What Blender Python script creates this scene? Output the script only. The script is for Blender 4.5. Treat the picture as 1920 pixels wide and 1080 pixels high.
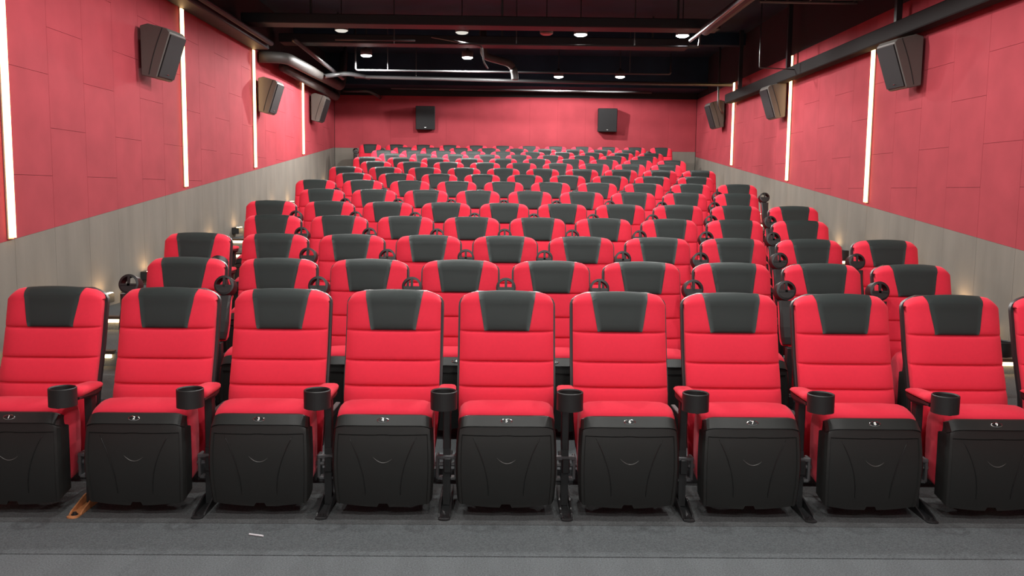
import bpy, bmesh, math, random
from mathutils import Vector, Matrix
for o in list(bpy.data.objects): bpy.data.objects.remove(o, do_unlink=True)
S = bpy.context.scene
COL = S.collection
random.seed(7)

# ------------------------------------------------------------------ camera
F_PX = 1671.83; PITCH = 0.108049; YAW = 0.013999; ROLL = 0.011416; CAM_Z = 1.468
def cam_axes():
    cp, sp = math.cos(PITCH), math.sin(PITCH); cy, sy = math.cos(YAW), math.sin(YAW)
    fwd = Vector((sy*cp, cy*cp, -sp)); right = Vector((cy, -sy, 0)); up = right.cross(fwd)
    cr, sr = math.cos(ROLL), math.sin(ROLL)
    return right*cr + up*sr, up*cr - right*sr, fwd
r_, u_, f_ = cam_axes()
cam = bpy.data.cameras.new('camera'); cam.sensor_width = 36; cam.lens = F_PX/1920*36
cam.clip_start = 0.05; cam.clip_end = 200
co = bpy.data.objects.new('camera', cam); COL.objects.link(co)
co.matrix_world = Matrix(((r_.x, u_.x, -f_.x, 0), (r_.y, u_.y, -f_.y, 0), (r_.z, u_.z, -f_.z, CAM_Z), (0, 0, 0, 1)))
S.camera = co

# ------------------------------------------------------------------ world, exposure
w = bpy.data.worlds.new('world'); S.world = w; w.use_nodes = True
w.node_tree.nodes['Background'].inputs[0].default_value = (0.9, 0.93, 1.0, 1)
w.node_tree.nodes['Background'].inputs[1].default_value = 0.05
S.view_settings.view_transform = 'Standard'; S.view_settings.look = 'None'
S.view_settings.gamma = 1; S.view_settings.use_curve_mapping = False
S.view_settings.exposure = -0.06
SPOT_W = 190.0        # power of each ceiling downlight
FRONT_W = 92.0       # the downlights of the front of the hall, out of frame
STRIP_E = 9.0        # emission of the warm wall strips
STEP_E = 11.0

# ------------------------------------------------------------------ materials
def mat(name, col, rough=0.6, spec=0.5, metal=0.0, noise=0.0, nscale=200, bump=0.0, bscale=400, sheen=0.0, stretch=None, coat=0.0):
    m = bpy.data.materials.new(name); m.use_nodes = True
    nt = m.node_tree; b = nt.nodes['Principled BSDF']
    b.inputs['Base Color'].default_value = (*col, 1); b.inputs['Roughness'].default_value = rough
    b.inputs['Metallic'].default_value = metal; b.inputs['Specular IOR Level'].default_value = spec
    if sheen:
        b.inputs['Sheen Weight'].default_value = sheen; b.inputs['Sheen Roughness'].default_value = 0.5
        b.inputs['Sheen Tint'].default_value = (1, .45, .5, 1)
    if coat: b.inputs['Coat Weight'].default_value = coat
    if noise or bump:
        tc = nt.nodes.new('ShaderNodeTexCoord')
        src = tc.outputs['Object']
        if stretch:
            mp = nt.nodes.new('ShaderNodeMapping'); mp.inputs['Scale'].default_value = stretch
            nt.links.new(src, mp.inputs[0]); src = mp.outputs[0]
    if noise:
        n = nt.nodes.new('ShaderNodeTexNoise'); n.inputs['Scale'].default_value = nscale; n.inputs['Detail'].default_value = 6
        nt.links.new(src, n.inputs['Vector'])
        r = nt.nodes.new('ShaderNodeValToRGB')
        r.color_ramp.elements[0].position = .3; r.color_ramp.elements[1].position = .7
        r.color_ramp.elements[0].color = (*[c*(1-noise) for c in col], 1)
        r.color_ramp.elements[1].color = (*[min(1, c*(1+noise)) for c in col], 1)
        nt.links.new(n.outputs[0], r.inputs[0]); nt.links.new(r.outputs[0], b.inputs['Base Color'])
    if bump:
        n2 = nt.nodes.new('ShaderNodeTexNoise'); n2.inputs['Scale'].default_value = bscale; n2.inputs['Detail'].default_value = 3
        nt.links.new(src, n2.inputs['Vector'])
        bp = nt.nodes.new('ShaderNodeBump'); bp.inputs['Strength'].default_value = bump; bp.inputs['Distance'].default_value = .002
        nt.links.new(n2.outputs[0], bp.inputs['Height']); nt.links.new(bp.outputs[0], b.inputs['Normal'])
    return m
def emis(name, col, e):
    m = bpy.data.materials.new(name); m.use_nodes = True; nt = m.node_tree
    nt.nodes.clear(); o = nt.nodes.new('ShaderNodeOutputMaterial'); x = nt.nodes.new('ShaderNodeEmission')
    x.inputs[0].default_value = (*col, 1); x.inputs[1].default_value = e
    nt.links.new(x.outputs[0], o.inputs[0]); return m
M = {}
M['fabric'] = mat('red seat fabric', (.72, .025, .054), .85, .25, noise=.025, nscale=60, bump=.25, bscale=900, sheen=.22)
M['vinyl'] = mat('charcoal headrest vinyl', (.052, .066, .064), .55, .4, bump=.1, bscale=500)
M['plastic'] = mat('black moulded plastic', (.019, .020, .019), .38, .4, bump=.12, bscale=600)
M['plastic_dark'] = mat('black back shell plastic', (.010, .010, .011), .45, .5)
M['arm_plastic'] = mat('black cup holder plastic', (.014, .0135, .0135), .5, .5)
M['rib'] = mat('moulded rib', (.09, .09, .085), .3, .6)
M['steel'] = mat('black painted steel', (.02, .021, .022), .4, .5)
M['grey_steel'] = mat('grey hinge steel', (.10, .105, .11), .4, .5)
M['bare_foot'] = mat('orange brown foot paint', (.48, .20, .08), .5, .4, noise=.25, nscale=40)
M['chrome'] = mat('chrome', (.75, .77, .76), .15, .5, metal=1)
M['plate_black'] = mat('black enamel', (.012, .012, .012), .3, .5)
M['white'] = mat('white print', (.85, .88, .86), .5)
M['wall_red'] = mat('red acoustic board', (.320, .043, .056), .85, .2, noise=.09, nscale=3.5, bump=.3, bscale=250)
M['wall_grey'] = mat('grey acoustic board', (.182, .164, .142), .85, .2, noise=.10, nscale=5, bump=.3, bscale=250, stretch=(1, 1, .25))
M['wall_back'] = mat('black wall behind panels', (.012, .012, .013), .8)
M['ceiling'] = mat('black painted ceiling', (.011, .028, .048), .8, .3, noise=.35, nscale=1.2)
M['tray'] = mat('matt black tray', (.016, .015, .015), .85, .15)
M['flat_duct'] = mat('flat black duct metal', (.014, .018, .022), .6, .4)
M['duct'] = mat('dark painted metal duct', (.050, .047, .044), .6, .5, noise=.2, nscale=8)
M['pipe'] = mat('dark grey steel pipe', (.045, .046, .048), .35, .6)
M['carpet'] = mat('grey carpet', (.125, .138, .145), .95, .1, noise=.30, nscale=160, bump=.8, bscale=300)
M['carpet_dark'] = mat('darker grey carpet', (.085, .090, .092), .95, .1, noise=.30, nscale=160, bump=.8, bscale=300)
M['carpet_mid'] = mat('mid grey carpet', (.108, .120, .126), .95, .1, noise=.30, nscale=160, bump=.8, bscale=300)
M['tread'] = mat('beige stair tread', (.30, .22, .14), .8, .2, noise=.15, nscale=20)
M['nosing'] = mat('brown stair nosing', (.06, .035, .02), .5, .4)
M['speaker'] = mat('black speaker cabinet', (.014, .013, .014), .55, .4)
M['grille'] = mat('black speaker grille', (.010, .010, .011), .7, .3, noise=.4, nscale=300)
M['speaker_side'] = mat('dark grey speaker side', (.085, .078, .072), .5, .4)
M['strip_frame'] = mat('strip profile', (.6, .45, .3), .5)
M['strip'] = emis('warm strip light', (1.0, .60, .27), STRIP_E)
M['step'] = emis('warm step light', (1.0, .66, .33), STEP_E)
M['upl'] = emis('warm low uplight', (1.0, .62, .30), 45.0)
M['lamp'] = emis('downlight lamp', (1.0, .98, .93), 30.0)
M['lamp_dim'] = emis('dim downlight lamp', (1.0, .95, .85), .8)
M['lamp_red'] = mat('unlit reddish lamp', (.25, .12, .10), .4)
M['screen'] = mat('matt white screen', (.82, .82, .82), .8)
M['paper'] = mat('white paper stick', (.75, .75, .78), .6)
M['cable'] = mat('black cable', (.02, .02, .02), .6)

# ------------------------------------------------------------------ helpers
def link(name, me, m, parent=None, loc=None, smooth=False, label=None):
    if m: me.materials.append(m)
    if smooth:
        for p in me.polygons: p.use_smooth = True
    o = bpy.data.objects.new(name, me); COL.objects.link(o)
    if parent: o.parent = parent
    if loc: o.location = loc
    if label: o['label'] = label
    return o
def bm2me(bm, name='mesh'):
    bmesh.ops.recalc_face_normals(bm, faces=bm.faces)
    me = bpy.data.meshes.new(name); bm.to_mesh(me); bm.free(); return me
def add_box(bm, x0, x1, y0, y1, z0, z1, bev=0.0, rot=None, seg=1):
    vs = [bm.verts.new(p) for p in ((x0,y0,z0),(x1,y0,z0),(x1,y1,z0),(x0,y1,z0),(x0,y0,z1),(x1,y0,z1),(x1,y1,z1),(x0,y1,z1))]
    fs = [bm.faces.new([vs[i] for i in q]) for q in ((0,3,2,1),(4,5,6,7),(0,1,5,4),(1,2,6,5),(2,3,7,6),(3,0,4,7))]
    if bev > 0:
        es = list({e for f in fs for e in f.edges})
        bmesh.ops.bevel(bm, geom=es, offset=bev, segments=seg, affect='EDGES')
    return vs
def box_me(*a, **k):
    bm = bmesh.new(); add_box(bm, *a, **k); return bm2me(bm)
def add_prism(bm, poly, axis, a0, a1):
    """poly: 2-D points; extruded along axis ('x' poly=(y,z), 'y' poly=(x,z), 'z' poly=(x,y))"""
    def P(q, a):
        return (a, q[0], q[1]) if axis == 'x' else ((q[0], a, q[1]) if axis == 'y' else (q[0], q[1], a))
    A = [bm.verts.new(P(q, a0)) for q in poly]; B = [bm.verts.new(P(q, a1)) for q in poly]
    n = len(poly); bm.faces.new(A); bm.faces.new(B[::-1])
    for i in range(n): bm.faces.new((A[i], A[(i+1) % n], B[(i+1) % n], B[i]))
def add_tube(bm, pts, r, seg=8, cap=True):
    pts = [Vector(p) for p in pts]; rings = []
    for i, p in enumerate(pts):
        t = (pts[min(i+1, len(pts)-1)] - pts[max(i-1, 0)]).normalized()
        a = t.cross(Vector((0, 0, 1)))
        if a.length < 1e-3: a = t.cross(Vector((1, 0, 0)))
        a.normalize(); b = t.cross(a).normalized()
        rr = r[i] if isinstance(r, (list, tuple)) else r
        rings.append([bm.verts.new(p + a*math.cos(2*math.pi*k/seg)*rr + b*math.sin(2*math.pi*k/seg)*rr) for k in range(seg)])
    for i in range(len(rings)-1):
        for k in range(seg):
            bm.faces.new((rings[i][k], rings[i][(k+1) % seg], rings[i+1][(k+1) % seg], rings[i+1][k]))
    if cap: bm.faces.new(rings[0][::-1]); bm.faces.new(rings[-1])
def tube_me(pts, r, seg=8):
    bm = bmesh.new(); add_tube(bm, pts, r, seg); return bm2me(bm)
def tag(o, label, cat, group=None):
    o['label'] = label; o['category'] = cat
    if group: o['group'] = group
    return o
def empty(name, loc, label=None, cat=None, group=None):
    o = bpy.data.objects.new(name, None); o.empty_display_size = .1; COL.objects.link(o); o.location = loc
    if label: tag(o, label, cat, group)
    return o
def struct(o): o['kind'] = 'structure'; return o

# ------------------------------------------------------------------ layout of the hall
W = .55; XO = .037
D0 = 4.327; DD = 1.0285
FL = [0, .070, .167, .271, .375, .490, .597, .699, .806, .916, 1.017, 1.119, 1.219, 1.322, 1.425]
XL, XR, YB = -3.60, 4.236, 19.60
TOP = 3.49                    # top of the red panels
CEIL = 4.25
def rowy(i): return D0 + DD*i
def edge(i): return rowy(i-1) + .06
def border(y, side): return (1.068 + (y-6.6)*.1005) if side < 0 else (1.035 + (y-7.15)*.0985)

# floor: flat front, then one platform per row (solid stepped slab)
bm = bmesh.new()
prof = [(-2.5, 0)]
for i in range(1, 15): prof += [(edge(i), FL[i-1]), (edge(i), FL[i])]
prof += [(YB+.1, FL[14]), (YB+.1, -.2), (-2.5, -.2)]
add_prism(bm, prof, 'x', XL-.1, XR+.1)
fl = struct(link('floor', bm2me(bm), M['carpet']))
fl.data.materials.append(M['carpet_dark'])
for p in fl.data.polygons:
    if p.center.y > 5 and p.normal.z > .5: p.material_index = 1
o = link('carpet_shade_strip', box_me(XL+.01, XR-.01, 3.80, 4.38, -.01, .004), M['carpet_dark'], fl)  # nap tone and the front seats' shade, both put into the carpet colour
o = link('carpet_shade_strip', box_me(XL+.01, XR-.01, 3.46, 3.797, -.01, .0035), M['carpet_mid'], fl)  # lighter step of the same painted shade and nap tone
# walls: backing slabs
wl = struct(link('wall_left', box_me(XL-.12, XL-.02, -2.5, YB+.1, -.2, CEIL), M['wall_back']))
wr = struct(link('wall_right', box_me(XR+.02, XR+.12, -2.5, YB+.1, -.2, CEIL), M['wall_back']))
wb = struct(link('wall_back', box_me(XL-.12, XR+.12, YB+.02, YB+.12, -.2, CEIL), M['wall_back']))
wf = struct(link('wall_front', box_me(XL-.12, XR+.12, -2.6, -2.5, -.2, CEIL), M['wall_grey']))
ce = struct(link('ceiling', box_me(XL-.12, XR+.12, -2.6, YB+.12, CEIL, CEIL+.1), M['ceiling']))

def clip(poly, fn):
    out = []
    for i in range(len(poly)):
        a, b = poly[i], poly[(i+1) % len(poly)]; fa, fb = fn(a), fn(b)
        if fa >= 0: out.append(a)
        if (fa >= 0) != (fb >= 0):
            t = fa/(fa-fb); out.append((a[0]+(b[0]-a[0])*t, a[1]+(b[1]-a[1])*t))
    return out
def area(p): return abs(sum(p[i][0]*p[(i+1) % len(p)][1]-p[(i+1) % len(p)][0]*p[i][1] for i in range(len(p))))/2
seams = [10.30 - .605*k for k in range(21, 0, -1)] + [10.30, 10.88, 11.47, 12.05, 12.64, 13.22, 13.86, 14.50, 15.14, 15.78, 16.42, 17.06, 17.70, 18.34, 18.98, 19.58]
GAP = .0013
for side, X, wall in ((-1, XL, wl), (1, XR, wr)):
    for k in range(len(seams)-1):
        y0, y1 = seams[k]+GAP, seams[k+1]-GAP
        par = (k - 21) % 2          # column just beyond the strip at 10.3
        js = [.0, 1.55, 2.35, 3.15] if par == 0 else [.0, 1.93, 2.72]
        # the column between 6.7 and 7.3 m carries joints at 1.55 / 2.35
        js = [j for j in js if j > 0]
        tilt = random.uniform(-.0003, .0003)
        zs = [0.0] + js + [TOP]
        def emit(poly, m):
            if area(poly) < .006: return
            bm = bmesh.new(); t = .016 + tilt
            xa, xb = (X-.02, X-.02+t) if side < 0 else (X+.02, X+.02-t)
            add_prism(bm, poly, 'x', xa, xb)
            link('wall_panel', bm2me(bm), m, wall)
        for a, b in zip(zs[:-1], zs[1:]):
            rect = [(y0, a+GAP), (y1, a+GAP), (y1, b-GAP), (y0, b-GAP)]
            red = clip(rect, lambda q: q[1]-border(q[0], side))
            if len(red) > 2: emit(red, M['wall_red'])
        zf = max([0]+[FL[i] for i in range(1, 15) if edge(i) < y1])
        low = [(y0, -.0), (y1, -.0), (y1, border(y1, side)-.0015), (y0, border(y0, side)-.0015)]
        emit(low, M['wall_grey'])
bx = [XL + (XR-XL)*k/13 for k in range(14)]
ZB = 2.365
for k in range(13):
    link('wall_panel', box_me(bx[k]+.0007, bx[k+1]-.0007, YB, YB+.02, ZB+.001, TOP), M['wall_red'], wb)
    link('wall_panel', box_me(bx[k]+.0007, bx[k+1]-.0007, YB, YB+.02, 1.3, ZB-.001), M['wall_grey'], wb)

# ------------------------------------------------------------------ seat prototype meshes (y=0 at the front of the back's top, camera side is -y)
PROF = [(.150, -.105), (.20, -.128), (.28, -.152), (.36, -.166), (.44, -.165), (.50, -.152), (.527, -.142), (.535, -.140), (.543, -.138),
        (.58, -.124), (.64, -.100), (.650, -.096), (.658, -.094), (.70, -.080), (.76, -.063), (.782, -.057), (.790, -.055), (.798, -.053),
        (.84, -.042), (.90, -.026), (.945, -.014)]
def fy(z):
    if z <= PROF[0][0]: return PROF[0][1]
    for (a, ya), (b, yb) in zip(PROF[:-1], PROF[1:]):
        if z <= b: return ya + (yb-ya)*(z-a)/(b-a)
    return PROF[-1][1] + (z-PROF[-1][0])*.25
SEAM = (.535, .650, .790)
def hw(z):                         # half width of the padded back
    h = .2275
    if z < .42: h -= .030*((.42-z)/.27)**1.3
    return h
def ztop(u):
    t = max(0, (abs(u)-.74)/.26)
    return .982 - .018*u*u - .046*(1-math.sqrt(max(0, 1-t*t)))
def puff(u, z):
    e = 1-abs(u)**8
    s = 0
    for zz in SEAM:
        s += .013*math.exp(-((z-zz)/.0042)**2) + .006*math.exp(-((z-zz)/.020)**2)
    edge_drop = .030*abs(u)**7
    return -edge_drop - s*(.35+.65*e)
def zrows():
    z = [.150, .165, .19, .24, .30, .36, .42, .47, .50]
    for s in SEAM:
        z += [s-.024, s-.012, s-.006, s-.003, s, s+.003, s+.006, s+.012, s+.024]
        nxt = {.535: .59, .650: .72, .790: .85}[s]
        z.append(nxt)
    z += [.89, .92]
    return sorted(set(round(q, 4) for q in z))
ZR = zrows()
US = [-1, -.992, -.97, -.94, -.89, -.82, -.72, -.5, -.25, 0, .25, .5, .72, .82, .89, .94, .97, .992, 1]
def pt(u, z, off=0):
    return (u*hw(z), fy(z) - puff(u, z) - off, z)
def back_me():
    bm = bmesh.new(); grid = []
    rows = list(ZR)
    for z in rows: grid.append([bm.verts.new(pt(u, z)) for u in US])
    # crown: from .92 up and over, following the arched top line
    for t in (.35, .62, .82, .94, 1.0):
        r = []
        for u in US:
            zt = ztop(u); z = .92 + (zt-.92)*t
            y = fy(.92) - puff(u, .92) + .055*(t**3.2)
            r.append(bm.verts.new((u*hw(z), y, z)))
        grid.append(r)
    # back of the pad
    r = []
    for u in US:
        zt = ztop(u)
        r.append(bm.verts.new((u*hw(.92)*.99, fy(.92)+.080, zt-.012)))
    grid.append(r)
    for i in range(len(grid)-1):
        for k in range(len(US)-1):
            bm.faces.new((grid[i][k], grid[i][k+1], grid[i+1][k+1], grid[i+1][k]))
    n = len(rows)
    # side walls back to the shell
    for k, s in ((0, -1), (len(US)-1, 1)):
        prev = None
        for i in range(len(grid)-1):
            v = grid[i][k]
            q = bm.verts.new((v.co.x*.985, max(v.co.y+.02, fy(min(v.co.z, .92))+.080), v.co.z))
            if prev:
                bm.faces.new((pv, v, q, prev) if s < 0 else (v, pv, prev, q))
            prev, pv = q, v
        bm.faces.new((prev, pv, grid[-1][k]) if s < 0 else (pv, prev, grid[-1][k]))
    # bottom
    b = [bm.verts.new((v.co.x*.985, fy(.15)+.08, .150)) for v in grid[0]]
    for k in range(len(US)-1): bm.faces.new((grid[0][k], grid[0][k+1], b[k+1], b[k]))
    bmesh.ops.remove_doubles(bm, verts=bm.verts, dist=.0004)
    return bm2me(bm)
def headrest_me():
    bm = bmesh.new(); g = []
    rows = [.7905, .793, .797, .804, .814, .83, .86, .89, .92]
    def uw(z): return .474 + (.62-.474)*(z-.79)/(.98-.79)
    N = 11
    for z in rows:
        off = .0035 if z > .792 else -.004
        g.append([bm.verts.new(pt(-uw(z)+2*uw(z)*k/(N-1), z, off - (.0015 if k in (0, N-1) else 0))) for k in range(N)])
    for t in (.35, .62, .82, .94, 1.0, 1.08):
        r = []
        for k in range(N):
            tt = min(t, 1)
            zc = .92 + .06*tt; U = uw(zc); u = -U+2*U*k/(N-1)
            zt = ztop(u) + .002
            z = .92 + (zt-.92)*tt - (.008 if t > 1 else 0)
            y = fy(.92) - puff(u, .92) - .0035 + .055*(tt**3.2) + (.030 if t > 1 else 0) + (.0015 if k in (0, N-1) else 0)
            r.append(bm.verts.new((u*hw(z), y, z)))
        g.append(r)
    for i in range(len(g)-1):
        for k in range(N-1): bm.faces.new((g[i][k], g[i][k+1], g[i+1][k+1], g[i+1][k]))
    geom = bm.faces[:]
    ret = bmesh.ops.solidify(bm, geom=geom, thickness=.004)
    return bm2me(bm)
def shell_back_me():
    bm = bmesh.new(); rows = []
    def outline(z):
        h = .2385
        if z > .895: h -= .080*((z-.895)/.077)**3.4
        if z < .42: h -= .040*((.42-z)/.25)
        return h
    zs = [.22, .30, .40, .50, .60, .70, .80, .87, .90, .92, .937, .950, .960, .967, .972]
    for z in zs:
        h = outline(z); yb = fy(min(z, .95)) + .072; 
        rows.append([bm.verts.new(p) for p in ((-h, yb, z), (-h, yb+.022, z), (-h*.93, yb+.045, z), (h*.93, yb+.045, z), (h, yb+.022, z), (h, yb, z))])
    for a, b in zip(rows[:-1], rows[1:]):
        for k in range(6): bm.faces.new((a[k], a[(k+1) % 6], b[(k+1) % 6], b[k]))
    bm.faces.new(rows[0]); bm.faces.new(rows[-1][::-1])
    return bm2me(bm)
def cushion_me():
    """the folded cushion: between the tipped-up shell and the back"""
    bm = bmesh.new()
    # cross-section in (y,z): outline going round
    sec = [(-.385, .10), (-.395, .20), (-.400, .32), (-.402, .42), (-.405, .452), (-.402, .470), (-.392, .484), (-.365, .496), (-.325, .505), (-.285, .507), (-.25, .500), (-.225, .480), (-.212, .45), (-.205, .38), (-.21, .25), (-.23, .12)]
    us = [-1, -.97, -.90, -.78, -.5, 0, .5, .78, .90, .97, 1]
    cy, cz = -.33, .33
    g = []
    for u in us:
        k = 1 - .16*abs(u)**14 - .06*abs(u)**5
        kk = 1 if abs(u) < .99 else .90
        g.append([bm.verts.new((u*.217, cy+(y-cy)*k*kk, cz+(z-cz)*k*kk)) for y, z in sec])
    n = len(sec)
    for a, b in zip(g[:-1], g[1:]):
        for k in range(n): bm.faces.new((a[k], a[(k+1) % n], b[(k+1) % n], b[k]))
    bm.faces.new(g[0]); bm.faces.new(g[-1][::-1])
    return bm2me(bm)
def shell_w(z): return .2165 + .010*math.sin(math.pi*min(1, max(0, (z-.06)/.38)))
def shell_y(u, z):
    t = (z-.06)/.37
    y = -.452 - .020*math.sin(math.pi*min(1, max(0, t)))          # slight barrel
    y += .012*abs(u)**4
    return y
def seat_shell_me():
    bm = bmesh.new(); rows = []
    us = [-1, -.985, -.95, -.90, -.885, -.8, -.6, -.35, -.125, -.09, 0, .09, .125, .35, .6, .8, .885, .90, .95, .985, 1]
    def zb(u):                       # bottom line: convex, with a notch in the middle
        z = .052 + .018*abs(u)**2 + .02*max(0, (abs(u)-.92)/.08)**2
        if abs(u) < .10: z += .016
        return z
    zs = [0, .02, .05, .12, .3, .5, .7, .84, .885, .90, .93, .97, 1]
    for t in zs:
        r = []
        for u in us:
            z = zb(u) + (.425-zb(u))*t
            rec = .006 if (abs(u) < .89 and t < .89) else 0      # recessed centre panel
            top_round = .022*max(0, (t-.90)/.10)**2*abs(u)**10
            r.append(bm.verts.new((u*shell_w(z), shell_y(u, z)+rec+.02*max(0, abs(u)-.97)/.03, z-top_round)))
        rows.append(r)
    # top bevel and lip
    for (y, z, s) in ((-.4605, .430, 1), (-.4225, .468, .985), (-.412, .469, .97), (-.410, .44, .96)):
        rows.append([bm.verts.new((u*.2165*s, y+.012*abs(u)**4+.02*max(0, abs(u)-.97)/.03, z-.020*abs(u)**12)) for u in us])
    for a, b in zip(rows[:-1], rows[1:]):
        for k in range(len(us)-1): bm.faces.new((a[k], a[k+1], b[k+1], b[k]))
    # side returns
    for k, s in ((0, -1), (len(us)-1, 1)):
        prev = None
        for r in rows[:-2]:
            v = r[k]; q = bm.verts.new((v.co.x*.985, v.co.y+.075, v.co.z*.97+.012))
            if prev: bm.faces.new((pv, v, q, prev))
            prev, pv = q, v
    # bottom return
    b = [bm.verts.new((v.co.x*.97, v.co.y+.06, v.co.z+.012)) for v in rows[0]]
    for k in range(len(us)-1): bm.faces.new((rows[0][k], rows[0][k+1], b[k+1], b[k]))
    return bm2me(bm)
def rib_me(side):
    bm = bmesh.new(); pts = []
    for k in range(15):
        t = k/14
        z = .375 - .265*t
        x = side*(.150 - .072*(1-(1-t)**2.0))
        u = x/shell_w(z)
        pts.append((x, shell_y(u, z)+.0055, z))
    add_tube(bm, pts, [.0008]+[.0022]*12+[.0018, .0006], 6); return bm2me(bm)
def smile_me():
    bm = bmesh.new(); pts = []
    for k in range(13):
        t = -1+2*k/12; x = .042*t; z = .262 + .022*t*t - (.004*t)
        pts.append((x, shell_y(x/.22, z)+.0055, z))
    add_tube(bm, pts, [.0004, .001, .0016]+[.0022]*7+[.0016, .001, .0004], 6); return bm2me(bm)
def arm_body_me():
    """arm, pivot at origin, pointing to -y when down; black base under the pad"""
    bm = bmesh.new()
    sec = [(.020, .028, .030), (-.02, .036, .036), (-.08, .040, .034), (-.15, .038, .024), (-.20, .040, .016), (-.238, .044, .014)]
    rows = []
    for y, hwid, dep in sec:
        rows.append([bm.verts.new(p) for p in ((-hwid, y, .002), (-hwid, y, -dep*.55), (-hwid*.7, y, -dep), (hwid*.7, y, -dep), (hwid, y, -dep*.55), (hwid, y, .002))])
    for a, b in zip(rows[:-1], rows[1:]):
        for k in range(6): bm.faces.new((a[k], a[(k+1) % 6], b[(k+1) % 6], b[k]))
    bm.faces.new(rows[0]); bm.faces.new(rows[-1][::-1])
    return bm2me(bm)
def arm_pad_me():
    bm = bmesh.new(); rows = []
    for y, h, t in ((.028, .022, .010), (.022, .032, .016), (0, .039, .023), (-.06, .042, .028), (-.13, .042, .032), (-.19, .042, .040), (-.236, .040, .044)):
        rows.append([bm.verts.new(p) for p in ((-h, y, .008), (-h, y, t*.55), (-h*.82, y, t*.88), (-h*.45, y, t), (h*.45, y, t), (h*.82, y, t*.88), (h, y, t*.55), (h, y, .0))])
    for a, b in zip(rows[:-1], rows[1:]):
        for k in range(8): bm.faces.new((a[k], a[(k+1) % 8], b[(k+1) % 8], b[k]))
    bm.faces.new(rows[0]); bm.faces.new(rows[-1][::-1])
    return bm2me(bm)
def cup_me():
    bm = bmesh.new(); N = 28; R = .058; c = -.298
    prof = [(R, .057), (R, -.020), (R-.014, -.024), (R-.014, -.018), (R-.008, -.014), (R-.008, .055), (R-.004, .060)]
    rings = []
    for r, z in prof:
        rings.append([bm.verts.new((r*math.sin(2*math.pi*k/N), c + r*math.cos(2*math.pi*k/N), z)) for k in range(N)])
    rings.append(rings[0])
    for a, b in zip(rings[:-1], rings[1:]):
        for k in range(N): bm.faces.new((a[k], a[(k+1) % N], b[(k+1) % N], b[k]))
    # spoked bottom: a T of bars, the rear half closed
    add_box(bm, -.0075, .0075, c-R+.010, c+.01, -.024, -.017)
    add_box(bm, -R+.010, R-.010, c-.002, c+.012, -.024, -.017)
    poly = [((R-.012)*math.cos(a), c+.010+(R-.022)*math.sin(a)) for a in [math.pi*k/10 for k in range(11)]]
    add_prism(bm, poly, 'z', -.024, -.017)
    return bm2me(bm)
def leg_me():
    bm = bmesh.new()
    add_box(bm, -.0175, .0175, -.285, -.235, .27, .515, .004)
    add_prism(bm, [(-.300, .012), (-.250, .012), (-.238, .275), (-.288, .275)], 'x', -.0165, .0165)
    add_box(bm, -.012, .012, -.26, -.02, .40, .43, .003)          # strut back to the seat back
    add_box(bm, -.012, .012, -.27, .02, .14, .18, .003)
    return bm2me(bm)
def bracket_me():
    bm = bmesh.new()
    add_box(bm, -.050, .050, -.300, -.275, .228, .246, .003)
    for s in (-1, 1):
        add_box(bm, s*.043-.007, s*.043+.007, -.298, -.24, .135, .245, .003)
        add_box(bm, s*.030-.012, s*.030+.012, -.300, -.26, .130, .143, .002)
        add_tube(bm, [(s*.018, -.28, .20), (s*.056, -.28, .20)], .010, 10)
    return bm2me(bm)
def collar_me(): return box_me(-.013, .021, -.312, -.285, .168, .236, bev=.003)
def foot_me():
    bm = bmesh.new()
    add_box(bm, -.026, .026, -.47, -.12, .0, .010, .003)
    for s in (-1, 1): add_prism(bm, [(-.45, .008), (-.14, .008), (-.14, .055), (-.30, .050), (-.43, .020)], 'x', s*.024-.0035, s*.024+.0035)
    bm2 = [(.026*math.cos(a), -.47+.018*math.sin(a)) for a in [math.pi+math.pi*k/8 for k in range(9)]]
    add_prism(bm, bm2, 'z', 0, .010)
    return bm2me(bm)
def bolt_me():
    bm = bmesh.new(); add_tube(bm, [(0, -.452, .006), (0, -.452, .013)], .015, 14); add_tube(bm, [(0, -.452, .01), (0, -.452, .022)], .009, 6); return bm2me(bm)
NRM = Vector((0, -.7071, .7071)); PC = Vector((0, -.4415, .4490))
def ellipse_me(a, b, off, th):
    bm = bmesh.new(); up = Vector((0, .7071, .7071)); N = 24; A = []; B = []
    for k in range(N):
        t = 2*math.pi*k/N; p = PC + Vector((1, 0, 0))*a*math.cos(t) + up*b*math.sin(t)
        A.append(bm.verts.new(p+NRM*off)); B.append(bm.verts.new(p+NRM*(off+th)))
    bm.faces.new(A[::-1]); bm.faces.new(B)
    for k in range(N): bm.faces.new((A[k], A[(k+1) % N], B[(k+1) % N], B[k]))
    return bm2me(bm)
DIG = {}
def digit_me(s):
    if s in DIG: return DIG[s]
    c = bpy.data.curves.new('t', 'FONT'); c.body = s; c.size = .022; c.align_x = 'CENTER'; c.align_y = 'CENTER'; c.extrude = .0003; c.offset = .0004
    o = bpy.data.objects.new('t', c); COL.objects.link(o)
    bpy.context.view_layer.update()
    me = bpy.data.meshes.new_from_object(o.evaluated_get(bpy.context.evaluated_depsgraph_get()))
    bpy.data.objects.remove(o)
    up = Vector((0, .7071, .7071)); R = Matrix(((1, up.x, NRM.x, 0), (0, up.y, NRM.y, 0), (0, up.z, NRM.z, 0), (0, 0, 0, 1)))
    me.transform(Matrix.Translation(PC+NRM*.0034) @ R)
    me.materials.clear(); me.materials.append(M['white']); DIG[s] = me; return me
def sm(me, m):
    me.materials.append(m)
    for p in me.polygons: p.use_smooth = True
    return me
def fl_(me, m): me.materials.append(m); return me
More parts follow.
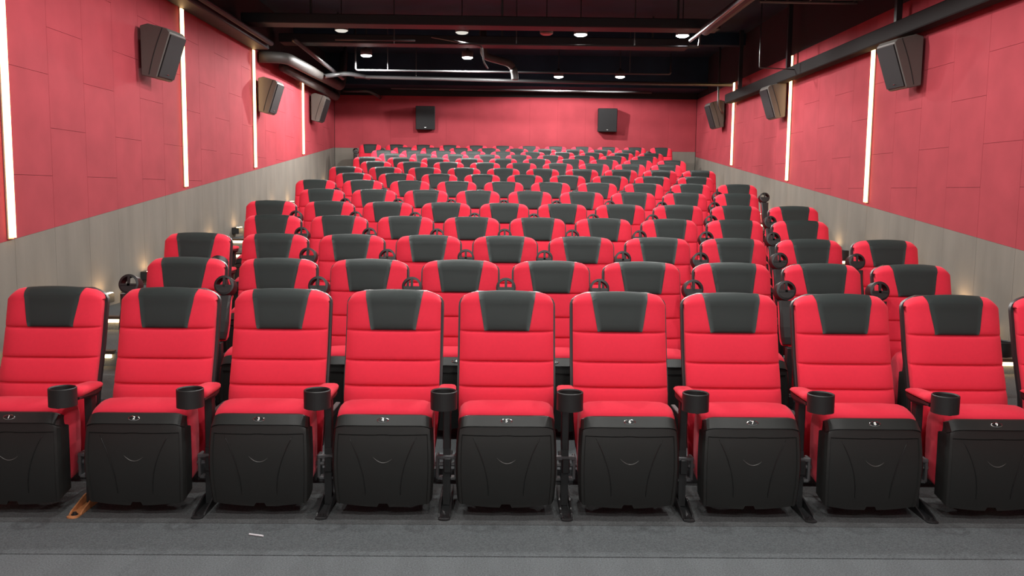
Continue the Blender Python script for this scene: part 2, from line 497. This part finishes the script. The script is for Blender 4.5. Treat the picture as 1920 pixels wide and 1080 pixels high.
P = {
 'backrest': sm(back_me(), M['fabric']), 'headrest_panel': sm(headrest_me(), M['vinyl']), 'back_shell': fl_(shell_back_me(), M['plastic_dark']),
 'seat_cushion': sm(cushion_me(), M['fabric']), 'seat_shell': sm(seat_shell_me(), M['plastic']),
 'rib_l': sm(rib_me(-1), M['plate_black']), 'rib_r': sm(rib_me(1), M['plate_black']), 'smile': sm(smile_me(), M['rib']),
 'armrest': fl_(arm_body_me(), M['arm_plastic']), 'arm_pad': sm(arm_pad_me(), M['fabric']), 'cup_holder': fl_(cup_me(), M['arm_plastic']),
 'leg': fl_(leg_me(), M['steel']), 'hinge_bracket': fl_(bracket_me(), M['grey_steel']), 'collar': fl_(collar_me(), M['steel']), 'foot': fl_(foot_me(), M['steel']), 'bolt': fl_(bolt_me(), M['steel']),
 'plate': sm(ellipse_me(.026, .0125, -.002, .004), M['chrome']), 'plate_inlay': fl_(ellipse_me(.0225, .0100, .0015, .0015), M['plate_black']),
}
for k in ('seat_shell', 'back_shell', 'cup_holder'):
    me = P[k]
    for p in me.polygons: p.use_smooth = True
    try: me.set_sharp_from_angle(angle=math.radians(32 if k != 'seat_shell' else 28))
    except Exception: pass
def part(name, key, parent, loc=(0, 0, 0)):
    o = bpy.data.objects.new(name, P[key]); COL.objects.link(o); o.parent = parent; o.location = loc; return o

ORD = ['first', 'second', 'third', 'fourth', 'fifth', 'sixth', 'seventh', 'eighth', 'ninth', 'tenth', 'eleventh', 'twelfth', 'thirteenth', 'fourteenth', 'fifteenth']
def add_stand(root, x, angle, near, orange=False):
    lg = part('leg', 'leg', root, (x, 0, 0))
    if near:
        part('hinge_bracket', 'hinge_bracket', root, (x, 0, 0))
        part('collar', 'collar', lg)
    ft = part('foot', 'foot', lg)
    if orange:
        ft.data = ft.data.copy(); ft.data.materials.clear(); ft.data.materials.append(M['bare_foot']); ft['label'] = 'orange-brown foot plate'
    if near: part('bolt', 'bolt', root, (x, 0, 0))
    a = part('armrest', 'armrest', root, (x, -.215, .543)); a.rotation_euler = (-angle, 0, 0)
    part('arm_pad', 'arm_pad', a); part('cup_holder', 'cup_holder', a)
def make_seat(i, n, j, cnt, last):
    near = i <= 1
    up = math.radians(106)
    front = i == 0
    if front: label = 'front row seat with tipped-up black shell, %s from the left, plate number %d' % (ORD[n], n+1)
    else:
        rn = 'last, topmost row' if i == 14 else '%s row' % ORD[i]
        if n == 0: pos = 'leftmost'
        elif last: pos = 'rightmost'
        else: pos = '%s from the left' % ORD[n]
        label = 'red seat with charcoal headrest, %s in the %s' % (pos, rn)
    root = empty('cinema_seat', (j*W+XO, rowy(i), FL[i]), label, 'seat', 'red cinema seats in rows')
    # slight individual play of each folding seat
    b = part('backrest', 'backrest', root)
    part('headrest_panel', 'headrest_panel', b)
    part('back_shell', 'back_shell', root)
    part('seat_cushion', 'seat_cushion', root)
    sh = part('seat_shell', 'seat_shell', root)
    if front:
        part('rib', 'rib_l', sh); part('rib', 'rib_r', sh); part('rib', 'smile', sh)
    if near:
        pl = part('number_plate', 'plate', root); part('plate_inlay', 'plate_inlay', pl)
        d = bpy.data.objects.new('numeral', digit_me(str(n+1))); COL.objects.link(d); d.parent = pl
    ang = 0 if front else up
    if i == 2 and n == 1: ang = math.radians(50)
    elif i > 0: ang = up + math.radians(random.uniform(-5, 1))
    if n == 0 and i not in (1, 14): ang = 0                # row ends rest lowered, but for a few
    add_stand(root, -.275, ang, near, orange=(i == 0 and n == 1))
    if last: add_stand(root, .275, up if i == 6 else 0, near)
    return root
for i in range(15):
    if i == 0: js = [k for k in range(-4, 6)]
    elif i == 14: js = [k for k in range(-5, 7)]
    elif i % 2: js = [k+.5 for k in range(-4, 5)]
    else: js = [k for k in range(-4, 6)]
    for n, j in enumerate(js): make_seat(i, n, j, len(js), n == len(js)-1)

# ------------------------------------------------------------------ warm light strips on the side walls
def strip(side, y, z0, z1, label):
    X = XL if side < 0 else XR
    root = empty('strip_light', (X, y, z0), label, 'wall light', 'tall warm light strips on the side walls')
    s = -side
    link('light_profile', box_me(min(0, s*.010), max(0, s*.010), -.036, .036, 0, z1-z0), M['strip_frame'], root)
    link('diffuser', box_me(min(s*.010, s*.030), max(s*.010, s*.030), -.032, .032, .01, z1-z0-.01), M['strip'], root)
for side, nm, data in ((-1, 'left', ((6.60, 'nearest'), (10.28, 'second'), (13.20, 'third'), (16.42, 'farthest'))), (1, 'right', ((6.60, 'nearest, off to the side'), (10.30, 'second'), (13.20, 'third'), (16.42, 'farthest')))):
    for y, q in data:
        if side > 0 and q.startswith('nearest'): label = 'glowing vertical light strip on the right wall beside the front rows'
        else:
            qq = {'nearest': 'nearest the camera', 'second': 'behind the nearest wall speaker', 'third': 'beside the middle wall speaker', 'farthest': 'closest to the back wall'}[q]
            label = 'glowing warm vertical light strip on the %s wall, %s' % (nm, qq)
        zt = 3.48 if side > 0 else (3.46 if y < 14 else 3.44)
        if side > 0 and y < 11: zt = 3.20
        strip(side, y, border(y, side)+(.01 if y < 8 else .035), zt, label)

# ------------------------------------------------------------------ wall speakers
def wall_speaker(side, y, z, L, H, top, bot, label, pale, yaw=0):
    X = XL if side < 0 else XR; s = -side
    root = empty('wall_speaker', (X+s*.03, y, z), label, 'speaker', 'black speakers on the side walls')
    root.rotation_euler.z = yaw
    # cross-section in (x,z): flat back, angled baffle facing down into the room
    q = [(s*.02, -H*.46), (s*bot, -H*.52), (s*(bot+.03), -H*.50), (s*top, H*.36), (s*(top-.03), H*.44), (s*.10, H*.54), (s*.02, H*.50)]
    bm = bmesh.new(); add_prism(bm, q, 'y', -L/2, L/2)
    bmesh.ops.bevel(bm, geom=[e for e in bm.edges], offset=.008, segments=1, affect='EDGES')
    link('cabinet', bm2me(bm), M['speaker_side'], root)
    # curved seam on the camera-side face
    bm = bmesh.new()
    add_tube(bm, [(s*(bot*.55+.02+.10*t+.05*t*t), -L/2-.002, -H*.45+H*.90*t) for t in [k/8 for k in range(9)]], .004, 6)
    link('side_seam', bm2me(bm), M['grille'], root)
    a = Vector((s*(bot+.03), 0, -H*.50)); b = Vector((s*top, 0, H*.36)); d = (b-a).normalized(); n = Vector((d.z, 0, -d.x))*(1 if s > 0 else -1)
    if n.x*s < 0: n = -n
    bm = bmesh.new(); vs = []
    for off in (0, .014):
        vs.append([bm.verts.new(p+n*off) for p in (a+d*.015+Vector((0, -L/2+.012, 0)), a+d*.015+Vector((0, L/2-.012, 0)), b-d*.015+Vector((0, L/2-.012, 0)), b-d*.015+Vector((0, -L/2+.012, 0)))])
    bm.faces.new(vs[0]); bm.faces.new(vs[1][::-1])
    for k in range(4): bm.faces.new((vs[0][k], vs[0][(k+1) % 4], vs[1][(k+1) % 4], vs[1][k]))
    link('grille', bm2me(bm), M['grille'], root)
    c = a+d*.05+n*.016
    bm = bmesh.new(); add_tube(bm, [tuple(c-Vector((0, .016, 0))), tuple(c+Vector((0, .016, 0)))], .005, 6); link('badge', bm2me(bm), M['chrome'], root)
    bm = bmesh.new(); add_box(bm, min(-s*.03, s*.04), max(-s*.03, s*.04), -.05, .05, -.13, .13, .004); add_tube(bm, [(s*.03, -.07, H*.40), (s*.03, .07, H*.40)], .018, 8)
    link('wall_bracket', bm2me(bm), M['steel'], root)
    return root
for side, nm in ((-1, 'left'), (1, 'right')):
    zz = {-1: (2.80, 2.82, 2.98), 1: (2.80, 2.84, 2.95)}[side]
    wall_speaker(side, 9.22, zz[0], .35, .50, .33, .15, 'large black wedge speaker high on the %s wall, nearest the camera' % nm, False, side*.10)
    wall_speaker(side, 13.48, zz[1], .34, .50, .31, .14, 'pale-sided wedge speaker beside the third light strip on the %s wall' % nm, True, side*.05)
    wall_speaker(side, 17.15, zz[2], .34, .50, .31, .14, 'dark wedge speaker on the %s wall, closest to the back corner' % nm, False, side*.05)
for x, nm in ((-1.635, 'left'), (2.29, 'right')):
    root = empty('back_wall_speaker', (x, YB-.02, 3.01), 'black rectangular speaker on the red back wall, %s one of two' % nm, 'speaker', 'speakers on the back wall')
    root.rotation_euler = (math.radians(0), 0, .06 if x < 0 else -.06)
    bm = bmesh.new(); add_prism(bm, [(-.03, -.24), (-.24, -.255), (-.30, .24), (-.03, .255)], 'x', -.205, .205)
    bmesh.ops.bevel(bm, geom=bm.edges[:], offset=.01, segments=1, affect='EDGES')
    link('cabinet', bm2me(bm), M['speaker'], root)
    bm = bmesh.new(); add_prism(bm, [(-.243, -.245), (-.253, -.245), (-.309, .225), (-.297, .230)], 'x', -.195, .195); link('grille', bm2me(bm), M['grille'], root)
    link('badge', box_me(-.02, .02, -.258, -.25, -.212, -.204), M['chrome'], root)
    link('wall_bracket', box_me(-.05, .05, -.05, .02, -.08, .08), M['steel'], root)

# ------------------------------------------------------------------ aisle step lights and low wall lights
for i in range(1, 15):
    for side, nm in ((-1, 'left'), (1, 'right')):
        xa, xb = (XL+.02, -2.80) if side < 0 else (3.42, XR-.02)
        if i == 14: xa, xb = (XL+.02, -3.10) if side < 0 else (3.72, XR-.02)
        y = edge(i); z = FL[i]
        root = empty('step_light', ((xa+xb)/2, y, z), 'warm light bar under the %s step nosing of the %s aisle' % (ORD[i-1], nm), 'step light', 'lit steps of the aisles')
        h = (xb-xa)/2
        link('nosing', box_me(-h, h, -.030, .03, -.012, .012), M['nosing'], root)
        link('light_bar', box_me(-h+.02, h-.02, -.022, -.002, -.040, -.014), M['step'], root)
        root2 = empty('low_wall_light', (XL if side < 0 else XR, y+.55, z+.05), 'small black box light low on the %s wall beside row %s' % (nm, ORD[i]), 'wall light', 'low box lights along the aisles')
        s = -side
        link('light_box', box_me(min(0, s*.09), max(0, s*.09), -.10, .10, 0, .085, bev=.004), M['steel'], root2)
        link('lamp_panel', box_me(min(s*.055, s*.085), max(s*.055, s*.085), -.08, .08, .083, .088), M['upl'], root2)

# ------------------------------------------------------------------ ceiling: beams, ducts, pipes
def thing(name, me, m, label, cat, group=None, smooth=False):
    o = link(name, me, m, smooth=smooth); tag(o, label, cat, group); return o
for y0, z, h, x0, x1, q in ((12.30, 3.678, .13, -3.5, 2.95, 'directly behind the nearer downlights'), (14.35, 3.75, .14, -3.5, 2.95, 'above the middle of the rows')):
    t = empty('flat_duct', (0, y0, z), 'wide flat black duct crossing the ceiling, %s' % q, 'duct', 'flat cross ducts')
    link('duct_box', box_me(x0, x1, 0, .35, 0, h, bev=.01), M['flat_duct'], t)
    for xx in (-2.6, 0, 2.4): link('hanger', box_me(xx-.015, xx+.015, .16, .19, h-.01, CEIL-z+.01), M['steel'], t)
for y0, q in ((9.6, 'closest to the camera'), (11.4, 'second from the camera'), (15.9, 'above the last rows')):
    thing('ceiling_beam', box_me(XL-.02, XR+.02, y0, y0+.2, 4.05, CEIL+.01), M['ceiling'], 'black cross beam under the ceiling, %s' % q, 'beam', 'cross beams')
thing('ceiling_beam', box_me(XL-.02, XR+.02, 18.7, 19.62, 3.62, CEIL+.01), M['ceiling'], 'deep black beam along the top of the back wall', 'beam', 'cross beams')
# left tray along the wall top
t = empty('cable_tray', (XL, 10, 3.46), 'dark boxed tray along the top of the left wall', 'cable tray')
link('tray_box', box_me(.0, .24, -4.5, 3.2, .0, .14, bev=.01), M['flat_duct'], t)
link('tray_pipe', tube_me([(.30, -4.5, .07), (.30, 3.1, .07)], .035, 10), M['flat_duct'], t)
t = empty('cable_tray', (XR, 10, 3.09), 'dark square beam running along the upper right wall', 'cable tray')
link('tray_box', box_me(-.20, -.06, -6, 6.35, .0, .16, bev=.01), M['tray'], t)
link('tray_rail', box_me(-.06, -.04, -6, 6.35, .01, .03), M['pipe'], t)
for yy in (-.55, 3.0, 5.6):
    link('hanger', box_me(-.16, -.10, yy-.03, yy+.03, .155, CEIL-3.09), M['steel'], t)
# left bent duct
def arc_path(pts, r=.25, n=6):
    out = [Vector(pts[0])]
    for a, b, c in zip(pts[:-2], pts[1:-1], pts[2:]):
        a, b, c = Vector(a), Vector(b), Vector(c)
        p = b + (a-b).normalized()*r; q = b + (c-b).normalized()*r
        for k in range(n+1):
            t = k/n; out.append(p*(1-t)**2 + b*2*t*(1-t) + q*t*t)
    out.append(Vector(pts[-1])); return out
def pipe(name, pts, r, label, cat='pipe', m='pipe', bend=.15, seg=10, group=None):
    p = arc_path(pts, bend) if len(pts) > 2 else pts
    o = thing(name, tube_me([tuple(q) for q in p], r, seg), M[m], label, cat, group, smooth=True); return o
pipe('air_duct', [(XL+.01, 13.5, 3.40), (-3.22, 13.62, 3.41), (-3.20, 18.2, 3.50), (-3.20, 18.5, 4.2)], .085, 'round dark duct bending out of the left wall and running to the back', 'duct', 'duct', .28, 16)
pipe('air_duct', [(-3.42, 14.3, 3.36), (-3.42, 18.9, 3.36), (-3.42, 19.0, 4.2)], .075, 'lower dark duct along the left wall beneath the bent duct', 'duct', 'duct', .2, 14)
pipe('ceiling_pipe', [(-3.02, 13.3, 3.62), (-2.96, 17.1, 3.52), (-2.96, 17.3, 4.2)], .035, 'thin slanting pipe above the round duct at the left')
pipe('ceiling_pipe', [(-3.1, 16.0, 3.44), (-2.75, 16.2, 3.52), (-2.4, 16.6, 3.50)], .04, 'short bent pipe joining the duct end at the left')
pipe('ceiling_pipe', [(-3.3, 19.0, 3.52), (-2.78, 19.0, 3.52), (-2.60, 19.05, 3.44), (-2.62, 19.58, 3.44)], .035, 'short grey pipe stub in the back left corner', bend=.06)
pipe('ceiling_pipe', [(-2.66, 16.5, 3.50), (1.0, 16.5, 3.455), (4.20, 16.5, 3.44)], .032, 'long pale pipe crossing the ceiling near the back wall')
pipe('ceiling_pipe', [(-2.50, 15.6, 4.26), (-2.50, 15.6, 3.50), (2.90, 15.6, 3.50), (2.90, 15.6, 4.26)], .016, 'thin U-shaped pipe hanging in front of the long pale pipe', bend=.04)
pipe('ceiling_pipe', [(-.60, 12.72, 3.50), (-.62, 12.72, 3.50), (2.75, 12.72, 3.50), (2.78, 12.72, 3.86)], .014, 'thin pipe below the cross beams ending in an upright at the right', bend=.03)
pipe('ceiling_pipe', [(-2.3, 12.62, 3.52), (-1.2, 12.62, 3.52)], .012, 'short thin pipe under the cross beam at the left')
pipe('ceiling_pipe', [(-2.2, 18.1, 3.48), (3.0, 18.1, 3.46)], .018, 'thin pipe close above the red back wall')
pipe('ceiling_pipe', [(-1.0, 12.9, 3.62), (-.28, 12.9, 3.50), (-.26, 13.0, 3.30), (-.20, 13.1, 3.22)], .012, 'thin conduit with a hanging tail above the central aisle', bend=.05)
pipe('air_duct', [(-.32, 15.05, 4.26), (-.30, 15.05, 3.68), (.15, 15.15, 3.58), (.22, 15.2, 3.44), (.22, 15.2, 3.32)], .06, 'short fat duct turning down in the middle of the ceiling', 'duct', 'duct', .10, 14)
pipe('air_duct', [(2.72, 5.0, 3.62), (2.72, 12.2, 3.64)], .07, 'long dark duct running front to back right of centre', 'duct', 'flat_duct', 0, 14)
pipe('ceiling_pipe', [(2.52, 5.0, 3.50), (2.52, 12.2, 3.50)], .022, 'thin pipe running beside the long duct right of centre')
pipe('ceiling_pipe', [(3.55, 12.5, 4.26), (3.55, 12.5, 3.20), (4.04, 12.5, 3.18)], .008, 'thin hanging rod reaching the right wall beam', bend=.02)
pipe('ceiling_pipe', [(3.98, 16.6, 4.26), (3.98, 16.6, 3.05), (4.1, 16.7, 2.95)], .02, 'bent cable drop beside the far right speaker', bend=.1)
for (x, y) in ((-1.92, 11.9), (-1.20, 12.6), (-.9, 15.6), (.35, 15.6), (2.05, 15.6), (2.2, 12.72), (-1.85, 15.6), (1.1, 16.5)):
    pass
HANG = [(-1.95, 15.6, 'left of the thin U-shaped pipe'), (-1.55, 16.5, 'on the long pale pipe at the left'), (2.20, 15.6, 'at the right of the thin U-shaped pipe'), (1.85, 12.72, 'beside the nearer right lamp'), (-1.5, 12.72, 'left of the dim centre lamp'), (.2, 12.72, 'between the two nearest bright lamps')]
for x, y, q in HANG:
    o = thing('pipe_hanger', tube_me([(x, y, 3.49), (x, y, CEIL)], .008, 6), M['pipe'], 'thin vertical rod holding a ceiling pipe, %s' % q, 'hanger', 'pipe hangers')
# ladder tray upper right
t = empty('ladder_tray', (3.44, 9.95, 3.62), 'ribbed metal ladder tray under the ceiling at the upper right', 'cable tray')
for k, (yy, rr) in enumerate(((-.25, .016), (-.05, .012), (.15, .012), (.32, .020))):
    link('rail', tube_me([(-.55, yy, 0), (.55, yy, 0)], rr, 8), M['pipe'], t)
for k in range(5): link('rung', tube_me([(-.5+.25*k, -.26, .01), (-.5+.25*k, .33, .01)], .008, 6), M['pipe'], t)

# ------------------------------------------------------------------ downlights
def downlight(x, y, z, state, label, power=None, seen=True):
    root = empty('downlight', (x, y, z), label, 'ceiling light', 'round ceiling downlights')
    bm = bmesh.new(); N = 20
    rings = []
    for r, zz in ((.085, .0), (.095, .004), (.095, .10), (.03, .12), (.02, .16)):
        rings.append([bm.verts.new((r*math.cos(2*math.pi*k/N), r*math.sin(2*math.pi*k/N), zz)) for k in range(N)])
    for a, b in zip(rings[:-1], rings[1:]):
        for k in range(N): bm.faces.new((a[k], a[(k+1) % N], b[(k+1) % N], b[k]))
    bm.faces.new(rings[-1])
    link('housing', bm2me(bm), M['duct'], root, smooth=True)
    link('stem', tube_me([(0, 0, .15), (0, 0, CEIL-z+.01)], .008, 6), M['steel'], root)
    bm = bmesh.new(); rr = .090
    A = [bm.verts.new((rr*math.cos(2*math.pi*k/N), rr*math.sin(2*math.pi*k/N), -.004)) for k in range(N)]
    B = [bm.verts.new((rr*.7*math.cos(2*math.pi*k/N), rr*.7*math.sin(2*math.pi*k/N), -.020)) for k in range(N)]
    C = [bm.verts.new((rr*math.cos(2*math.pi*k/N), rr*math.sin(2*math.pi*k/N), .004)) for k in range(N)]
    for k in range(N):
        bm.faces.new((A[k], A[(k+1) % N], B[(k+1) % N], B[k])); bm.faces.new((C[k], C[(k+1) % N], A[(k+1) % N], A[k]))
    bm.faces.new(B); bm.faces.new(C)
    link('lens', bm2me(bm), M[state], root)
    if power:
        L = bpy.data.lights.new('lamp', 'SPOT'); L.spot_size = math.radians(174); L.spot_blend = .12; L.shadow_soft_size = .045; L.energy = power; L.color = (1, .985, .95)
        lo = bpy.data.objects.new('lamp', L); COL.objects.link(lo); lo.parent = root; lo.location = (0, 0, -.070)
VIS = [(-2.27, 15.29, 'lamp', 'bright downlight at the left, nearer the left wall'), (-.58, 15.37, 'lamp', 'bright downlight left of centre, below the cross ducts'),
       (1.12, 13.02, 'lamp', 'bright downlight right of centre, close to the camera'), (2.57, 12.99, 'lamp', 'bright downlight farthest right, close to the camera'),
       (1.12, 17.90, 'lamp', 'small bright far downlight right of centre'), (2.32, 17.78, 'lamp', 'small bright far downlight, right one of the far pair'),
       (-.57, 12.98, 'lamp_dim', 'dim flat downlight at the cross duct, left of centre'), (-2.27, 12.95, 'lamp_dim', 'dim flat downlight at the cross duct, far left'),
       (.63, 12.97, 'lamp_red', 'unlit reddish downlight between the bright centre lamps')]
for x, y, st, lb in VIS:
    downlight(x, y, 3.72 if y > 16 else 3.70, st, lb, SPOT_W*((1.45 if x < 2 else .45) if y > 16 else 2.0 if y > 15 else .85) if st == 'lamp' else (SPOT_W*.3 if st == 'lamp_dim' else None))
k = 0
for y, qy, pw in ((-.6, 'front', 1.0), (1.7, 'second', 1.0), (4.0, 'third', .95), (6.6, 'fourth', 1.3), (9.2, 'fifth', 1.5)):
    for x, qx in ((-1.1, 'left'), (.3, 'middle'), (1.7, 'right')):
        downlight(x, y, 3.70, 'lamp', 'bright ceiling downlight of the %s lamp row, %s one, above the picture' % (qy, qx), FRONT_W*pw)

# ------------------------------------------------------------------ unseen screen behind the camera, added to bounce light onto the front seats
sc = thing('bounce_screen', box_me(XL+.25, XR-.25, -2.49, -2.44, .75, 3.6), M['screen'], 'unseen matt white cinema screen on the front wall, added to bounce light onto the seats', 'screen')

# ------------------------------------------------------------------ litter
o = thing('paper_stick', tube_me([(-1.052, 3.665, .0085), (-.988, 3.645, .0085)], .004, 8), M['paper'], 'small white paper stick lying on the grey carpet', 'litter')
